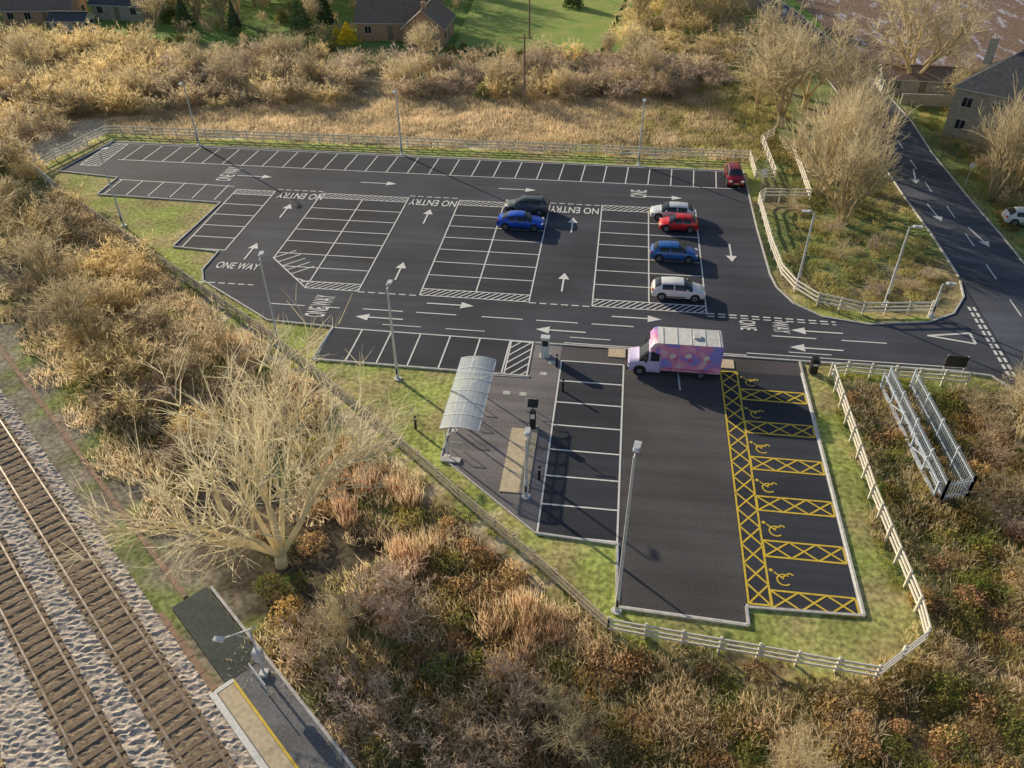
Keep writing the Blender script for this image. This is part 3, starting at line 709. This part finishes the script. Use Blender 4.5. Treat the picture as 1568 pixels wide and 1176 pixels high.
# ploughed field
m=mat('ploughed_soil',(.34,.23,.16),(.18,.12,.09),1.6,.9,.6,9,detail=6);nt=m.node_tree
tcn=[n for n in nt.nodes if n.type=='TEX_COORD'][0];bsn=nt.nodes['Principled BSDF'];prev=bsn.inputs['Base Color'].links[0].from_socket
mp=nt.nodes.new('ShaderNodeMapping');mp.inputs['Rotation'].default_value=(0,0,R(40));mp.inputs['Scale'].default_value=(.5,.12,1)
nn=nt.nodes.new('ShaderNodeTexNoise');nn.inputs['Scale'].default_value=1;nn.inputs['Detail'].default_value=6;nn.inputs['Roughness'].default_value=.75
nt.links.new(tcn.outputs['Object'],mp.inputs['Vector']);nt.links.new(mp.outputs[0],nn.inputs['Vector'])
rr=nt.nodes.new('ShaderNodeValToRGB');rr.color_ramp.elements[0].position=.55;rr.color_ramp.elements[1].position=.63;nt.links.new(nn.outputs['Fac'],rr.inputs['Fac'])
mx=nt.nodes.new('ShaderNodeMix');mx.data_type='RGBA';mx.inputs[7].default_value=(.6,.6,.72,1);nt.links.new(rr.outputs['Color'],mx.inputs['Factor']);nt.links.new(prev,mx.inputs[6]);nt.links.new(mx.outputs[2],bsn.inputs['Base Color'])
fm=MB();fm.poly([(37.5,128),(200,118),(200,420),(10,420),(30,180),(33.5,150)],.02);fm.obj('ploughed_field',[m])
sheet('back_garden_lawn',[(-27,131),(-4,130),(0,175),(-30,175)],.03,mat('lawn_turf',(.26,.4,.08),(.4,.44,.12),.35,.95))

# ------------------------------------------------------------------ vegetation
TW=[.016,1]
def grow(b,p,d,L_,r,lev,maxl,rg,nb,spread,up,sides):
    nseg=4 if lev<1 else (3 if lev<2 else 2 if lev<maxl else 1)
    pts=[p];q=p.copy();dd=d.copy();w=.22*TW[1]
    for i in range(nseg):
        dd=(dd+Vector((rg.uniform(-w,w),rg.uniform(-w,w),rg.uniform(-.1,.1)+up))).normalized()
        q2=q+dd*(L_/nseg);r0=r*(1-.75*i/nseg);r1=r*(1-.75*(i+1)/nseg)
        if lev<maxl-1: b.tube(q,q2,max(r0,.012),max(r1,.009),sides if lev<1 else 3,0,False)
        else: b.twig(q,q2,max(r0,TW[0]),max(r1,TW[0]*.55),rg)
        q=q2;pts.append(q.copy())
    if lev>=maxl:return
    for k in range(nb[lev]):
        t=rg.uniform(.25,1.0)*nseg;i=min(int(t),nseg-1);pp=pts[i].lerp(pts[i+1],t-i)
        a=rg.uniform(0,2*math.pi);o=dd.orthogonal().normalized();o2=dd.cross(o)
        nd=(dd*(1-spread*.4)+(o*math.cos(a)+o2*math.sin(a))*spread).normalized()
        grow(b,pp,nd,L_*rg.uniform(.42,.66),max(r*(.5 if lev else .45),.012),lev+1,maxl,rg,nb,spread,up,sides)
def tree_mesh(name,seed,stems,L_,r,nb,spread,up,m,lean=.5,maxl=3,tw=.016,trunk=0,wig=1):
    TW[0]=tw;TW[1]=wig;rg=random.Random(seed);b=MB()
    if trunk: b.tube((0,0,-.4),(.1,0,trunk),r*2.0,r*1.6,10)
    for k in range(stems):
        a=2*math.pi*(k+rg.random()*.6)/stems;ln=rg.uniform(.3,1)*lean
        d=Vector((math.cos(a)*ln,math.sin(a)*ln,1)).normalized()
        grow(b,Vector((math.cos(a)*.15+(.1 if trunk else 0),math.sin(a)*.15,(trunk-.25) if trunk else -.3)),d,L_*rg.uniform(.75,1.05),r,0,maxl,rg,nb,spread,up,6)
    return b.mesh(name,[m])
T_big=tree_mesh('big_tree_mesh',5,9,8.2,.19,(8,6,4),.55,.045,M['barkbig'],.9,tw=.018,trunk=1.0,wig=.9)
T_a=[tree_mesh('tree_mesh',10+i,5,6.3,.2,(8,7,5),.62,.06,M['bark'],.6,tw=.026,trunk=1.2,wig=1.1) for i in range(3)]
T_up=[tree_mesh('tree_mesh_up',20+i,6,6.5,.17,(9,7,4),.42,.12,M['bark'],.45,tw=.026) for i in range(2)]
B_={}
for key,mm in(('n','bush'),('g','bushg'),('d','bushd')):
    B_[key]=[tree_mesh('bush_mesh',30+i,9,2.0,.036,(6,4,3),.6,.06,M[mm],.95,3,tw=.021) for i in range(3)]
def grass_mesh(name,seed,n,rad,h,w,m,lean=.4):
    rg=random.Random(seed);b=MB()
    for i in range(n):
        a=rg.uniform(0,6.28);rr=rad*math.sqrt(rg.random());x,y=rr*math.cos(a),rr*math.sin(a);hh=h*rg.uniform(.5,1.1)
        t=rg.uniform(0,6.28);dx,dy=math.cos(t)*w/2,math.sin(t)*w/2;lx,ly=rg.uniform(-lean,lean)*hh,rg.uniform(-lean,lean)*hh
        i0=len(b.v);b.v+=[(x-dx,y-dy,-.1),(x+dx,y+dy,-.1),(x+lx,y+ly,hh)];b.f.append((i0,i0+1,i0+2));b.m.append(0)
    return b.mesh(name,[m])
G_straw=[grass_mesh('straw_mesh',i,280,1.5,.55,.09,M['straw'],.9) for i in range(3)]
G_reed=[grass_mesh('reed_mesh',i,150,.9,1.4,.08,M['reed'],.4) for i in range(3)]
G_rough=[grass_mesh('rough_mesh',i,220,1.2,.35,.08,M['rough'],.9) for i in range(3)]
G_lawn=[grass_mesh('lawn_mesh',i,240,.9,.1,.06,M['lawn'],1.6) for i in range(3)]
def leafy(name,seed,n,rx,rz,ls,m,cone=False):
    rg=random.Random(seed);b=MB()
    for i in range(n):
        if cone:
            z=rz*(1-math.sqrt(rg.random()));rr=rx*(1-z/rz)*rg.uniform(.6,1.05)*(1+.25*math.sin(z*9));a=rg.uniform(0,6.28);p=Vector((rr*math.cos(a),rr*math.sin(a),z+.2))
        else:
            v=Vector((rg.gauss(0,1),rg.gauss(0,1),abs(rg.gauss(0,1)))).normalized();k=rg.uniform(.55,1)*(1+.3*mn.noise(v*2.5+Vector((seed,0,0))));p=Vector((v.x*rx*k,v.y*rx*k,v.z*rz*k))
        a=Vector((rg.uniform(-1,1),rg.uniform(-1,1),rg.uniform(-1,1))).normalized()*ls*rg.uniform(.5,1);c=a.orthogonal().normalized()*a.length*.7
        b.quad(tuple(p-a),tuple(p-c),tuple(p+a),tuple(p+c))
    return b.mesh(name,[m])
L_br=[leafy('bramble_mesh',i,360,1.1,.5,.11,M['bramble']) for i in range(3)]
L_bn=[leafy('bracken_mesh',i,320,1.0,.5,.11,M['brown']) for i in range(3)]
L_ev=[leafy('evergreen_mesh',i,1500,1.8,2.6,.17,M['ever']) for i in range(2)]
L_co=[leafy('conifer_mesh',i,2000,1.7,6,.2,M['conifer'],True) for i in range(2)]
L_gd=[leafy('golden_conifer_mesh',5,1600,1.8,3.2,.16,M['gold'],True)]
def mass(name,child,variants,pts,smin,smax,zs=(.8,1.2)):
    par=bpy.data.objects.new(name,None);COL.objects.link(par)
    for x,y in pts:
        s=rnd.uniform(smin,smax);link(child,rnd.choice(variants),par,(x,y,-.12),rnd.uniform(0,6.28),(s,s,s*rnd.uniform(*zs)))
    return len(pts)
def pts_in(P,step,ok=None,jit=.5,keep=1.0):
    xs_=[p[0] for p in P];ys_=[p[1] for p in P];o=[];x=min(xs_)
    while x<max(xs_):
        y=min(ys_)
        while y<max(ys_):
            px,py=x+rnd.uniform(-jit,jit)*step,y+rnd.uniform(-jit,jit)*step
            if rnd.random()<keep and inside(px,py,P) and (ok is None or ok(px,py)): o.append((px,py))
            y+=step
        x+=step
    return o
def SOP(s0,s1,o0,o1): return [SO(s0,o0),SO(s1,o0),SO(s1,o1),SO(s0,o1)]
nzf=lambda x,y,s=.12,o=0:mn.noise(Vector((x*s,y*s,o)))
def nearbig(x,y,r=6.5): return math.hypot(x+17.3,y-28.1)<r or math.hypot(x+21,y-32)<r
vis=lambda x,y:x>-.62*y-34
mass('hedgerow_scrub','bush',B_['n']*2+B_['g']+B_['d'],pts_in(HEDGE,2.8,lambda x,y:vis(x,y) and nzf(x,y,.1)>-.28),.85,1.6,(.6,1.0))
mass('golden_glow_hedge','bush',B_['g'],pts_in([(-130,95),(-66,97),(-60,112),(-75,126),(-130,127)],3.0,vis),1.1,1.8,(.7,1))  # bushes whose golden colour paints in the glow of the sunlit haze
mass('hedgerow_trees','tree',T_a,pts_in(HEDGE,11,lambda x,y:vis(x,y) and y>102),.42,.65)
mass('dark_scrub','bush',B_['d'],pts_in([(-8,109),(9,110),(15,118),(12,128),(-6,128)],2.5),.9,1.2,(.6,.9))
mass('evergreen_shrubs','shrub',L_ev,pts_in(HEDGE,9.5,vis),.35,.8)
gard=lambda x,y:not(-30<x<1 and y>130) and not(-46<x<-26 and 131<y<148) and not(-112<x<-84 and 132<y<153)
mass('distant_trees','tree',T_a,pts_in([(-150,138),(22,138),(10,205),(-170,205)],7.5,gard),.6,1.15)
mass('garden_shrubs','shrub',L_ev+B_['g']+B_['n'],pts_in([(-120,129),(22,131),(10,160),(-130,160)],5,gard),.45,.95)
mass('garden_hedge','shrub',L_ev,[(-27+i*1.9,129.5+rnd.uniform(-.5,.5)) for i in range(13)]+[(-62+i*2,128+rnd.uniform(-1,1)) for i in range(9)]+[(-112+i*2.1,130) for i in range(20)],.35,.55)
mass('roadside_hedge','bush',B_['n']+B_['g'],pts_in([(14,126),(26,126),(22,160),(8,165),(-2,150),(0,132)],3.4),1.0,1.5,(.7,1))
mass('embankment_scrub','bush',B_['n']+B_['g']*2,pts_in(SOP(-150,-52,9.5,18.8),2.7,lambda x,y:x>-90 and nzf(x,y,.15,4)>-.25),.8,1.35,(.7,1))
mass('embankment_scrub','bush',B_['n']+B_['d']+B_['g'],pts_in(SOP(-52,-38,8.5,15),2.9,lambda x,y:nzf(x,y,.15,4)>-.1 and not nearbig(x,y)),.7,1.1,(.6,1))
mass('west_scrub','bush',B_['g']+B_['n'],pts_in([(-67,76),(-66,94),(-78,95),(-130,95),(-130,60),(-85,78)],3.0,vis),.9,1.4,(.7,1))
mass('lineside_bushes','bush',B_['d']*2+B_['n'],pts_in(SOP(-27,12,8.2,15),2.4,lambda x,y:nzf(x,y,.2,9)>-.15 and y>12 and not nearbig(x,y,5.5)),.7,1.2,(.6,1))
mass('southern_bushes','bush',B_['d']+B_['n'],pts_in([(2,13),(30,13),(30,20),(20,20.5),(2,21)],2.8,lambda x,y:nzf(x,y,.2,2)>-.02),.5,.9,(.6,1))
mass('eastern_bushes','bush',B_['d']+B_['n'],pts_in([(24,30),(31,30),(31,49),(24.4,49)],2.4),.6,1.1,(.6,1))
mass('island_bushes','bush',B_['n']+B_['d'],pts_in([(17,62),(28,62.5),(29,72),(29,95),(21,95),(21,78),(16,78)],3.2,lambda x,y:nzf(x,y,.2,7)>.02),.5,.9,(.6,.9))
mass('roadside_bushes','bush',B_['n']+B_['d'],pts_in([(38.3,80),(48,80),(46,96),(38.3,100)],3.0),.7,1.2,(.7,1))
mass('straw_grass_field','tuft',G_straw,pts_in([(-64,91.6),(15,91.6),(14,122),(8,112),(-4,110),(-20,108),(-35,105),(-50,101),(-64,96)],1.7,lambda x,y:rnd.random()>max(0,(x+2)/20)),.8,1.3,(.4,1.2))
mass('green_grass_field','tuft',G_rough,pts_in([(-5,91.5),(19,91.5),(22,126),(13,126)],1.8),.8,1.3)
mass('reed_bed','tuft',G_reed,pts_in(SOP(-36,-17,12.5,19.2),1.35,lambda x,y:nzf(x,y,.2,1)>-.05 and not nearbig(x,y,4.5)),.6,1.1)
mass('fence_side_grass','tuft',G_straw+G_reed[:1],pts_in(SOP(-90,-46,18.4,19.8),1.3),.5,.9)
mass('embankment_grass','tuft',G_rough+G_straw*2,pts_in(SOP(-75,8,6.9,19.9),1.9,lambda x,y:y>12 and x>-75 and not nearbig(x,y,4)),.8,1.2)
mass('embankment_ivy','clump',L_br+L_bn[:1],pts_in(SOP(-60,8,8,19.5),2.4,lambda x,y:y>12 and nzf(x,y,.2,6)>.05),.6,1.1)
def se(x,y): return not inside(x,y,LOTF) and not inside(x,y,ROADP) and toSO(x,y)[1]>9
SE=[(-8,13),(30,13),(30,49),(17.3,49.5),(17.6,38),(18.2,28.5),(15,24),(1,24.8),(-9,33)]
mass('bramble_thicket','clump',L_br+L_bn,pts_in(SE,1.35,lambda x,y:se(x,y) and nzf(x,y,.25,3)>-.15),.6,1.1)
mass('rough_grass_south','tuft',G_rough+G_straw[:2],pts_in(SE,1.5,se),.7,1.1)
mass('island_grass','tuft',G_rough,pts_in([(15.6,64),(18,60.6),(27,60.6),(29.8,66),(30,96),(20,97)],1.7,lambda x,y:not hard(x,y)),.5,.9)
mass('east_verge_grass','tuft',G_rough+L_br[:1],pts_in([(37.6,60),(60,60),(60,112),(37,112)],2.2,lambda x,y:not inside(x,y,ROADP)),.6,1.0)
mass('trackside_grass','tuft',G_straw,pts_in(SOP(-60,0,-9,-5),1.5,lambda x,y:y>12),.6,1.0)
mass('lot_lawn','tuft',G_lawn,pts_in(LOTF,1.25,lambda x,y:not hard(x,y) and not any(hard(x+a,y+c) for a,c in((.8,0),(-.8,0),(0,.8),(0,-.8))) and toSO(x,y)[1]>20),.7,1.0)
link('bare_tree',T_big,None,(-17.3,28.1,-.1),.4,(1,1,1))
for x,y,k,s in((19.9,102.6,0,1.2),(24,110,1,1.1),(20,118,2,1.1),(38.7,117.3,1,1.5),(26,97,2,.9),(17.5,108,0,.8),(27.6,43.5,2,.62),(27.5,104,0,.9),(46,88,1,.8),(42,107,2,.8)):
    link('bare_tree',T_a[k],None,(x,y,-.1),rnd.uniform(0,6),(s,s,s))
for x,y,k,s in((22.5,75.8,0,1.05),(21.3,82,1,.95),(23.8,86,0,1.0),(38.8,83.6,1,1.0),(42.5,86,0,.9),(25.5,91,1,.85)):
    link('bare_tree',T_up[k],None,(x,y,-.1),rnd.uniform(0,6),(s,s,s))
for x,y,k,s in((-58,62,0,.75),(-66,72,1,.8),(-72,82,2,.85),(-48,54.5,1,.65),(-41,47.5,0,.55),(-12,23,2,.38),(0,19,1,.38),(10,18.5,0,.35)):
    link('bare_tree',T_a[k],None,(x,y,-.1),rnd.uniform(0,6),(s,s,s))
for x,y,s in((-54,137,1.2),(-51,141,1.1),(-57,152,1.1),(-66,138,.8),(-120,140,1.2),(-10,160,1.0),(-76,140,.9)):
    link('conifer_tree',L_co[0],None,(x,y,0),rnd.uniform(0,6),(s,s,s))
link('golden_conifer',L_gd[0],None,(-44.6,132.5,0),0,(1,1,1))
link('golden_conifer',L_gd[0],None,(-46.8,134,0),1,(.7,.7,.7))

# ------------------------------------------------------------------ camera, sun, sky
th,ro,yaw=R(37.74),R(-.53),R(7.84)
c,s=math.cos(th),math.sin(th)
right=Vector((1,0,0));up=Vector((0,s,c));fw=Vector((0,c,-s))
r2=right*math.cos(ro)+up*math.sin(ro);u2=-right*math.sin(ro)+up*math.cos(ro)
Zr=Matrix.Rotation(yaw,3,'Z');r_=Zr@r2;u_=Zr@u2;b_=-(Zr@fw)
cam=bpy.data.cameras.new('camera');co=bpy.data.objects.new('camera',cam);COL.objects.link(co)
co.matrix_world=Matrix(((r_.x,u_.x,b_.x,0),(r_.y,u_.y,b_.y,0),(r_.z,u_.z,b_.z,36),(0,0,0,1)))
cam.sensor_width=36;cam.lens=36*1231.7/1568;cam.clip_end=5000;cam.clip_start=.5
scene.camera=co
el=R(18);az=R(141);sv=Vector((math.cos(az)*math.cos(el),math.sin(az)*math.cos(el),math.sin(el)))
sl=bpy.data.lights.new('sun','SUN');sl.energy=5;sl.angle=R(.5);sl.color=(1,.85,.62)
so=bpy.data.objects.new('sun',sl);COL.objects.link(so);so.rotation_euler=sv.to_track_quat('Z','Y').to_euler()
w=bpy.data.worlds.new('World');scene.world=w;w.use_nodes=True;nt=w.node_tree
sk=nt.nodes.new('ShaderNodeTexSky');sk.sky_type='NISHITA';sk.sun_disc=False;sk.sun_elevation=el;sk.sun_rotation=math.atan2(sv.x,sv.y)
nt.links.new(sk.outputs[0],nt.nodes['Background'].inputs[0]);nt.nodes['Background'].inputs[1].default_value=.1
scene.view_settings.view_transform='Standard';scene.view_settings.look='None';scene.view_settings.exposure=0
print('OBJECTS',len(bpy.data.objects))
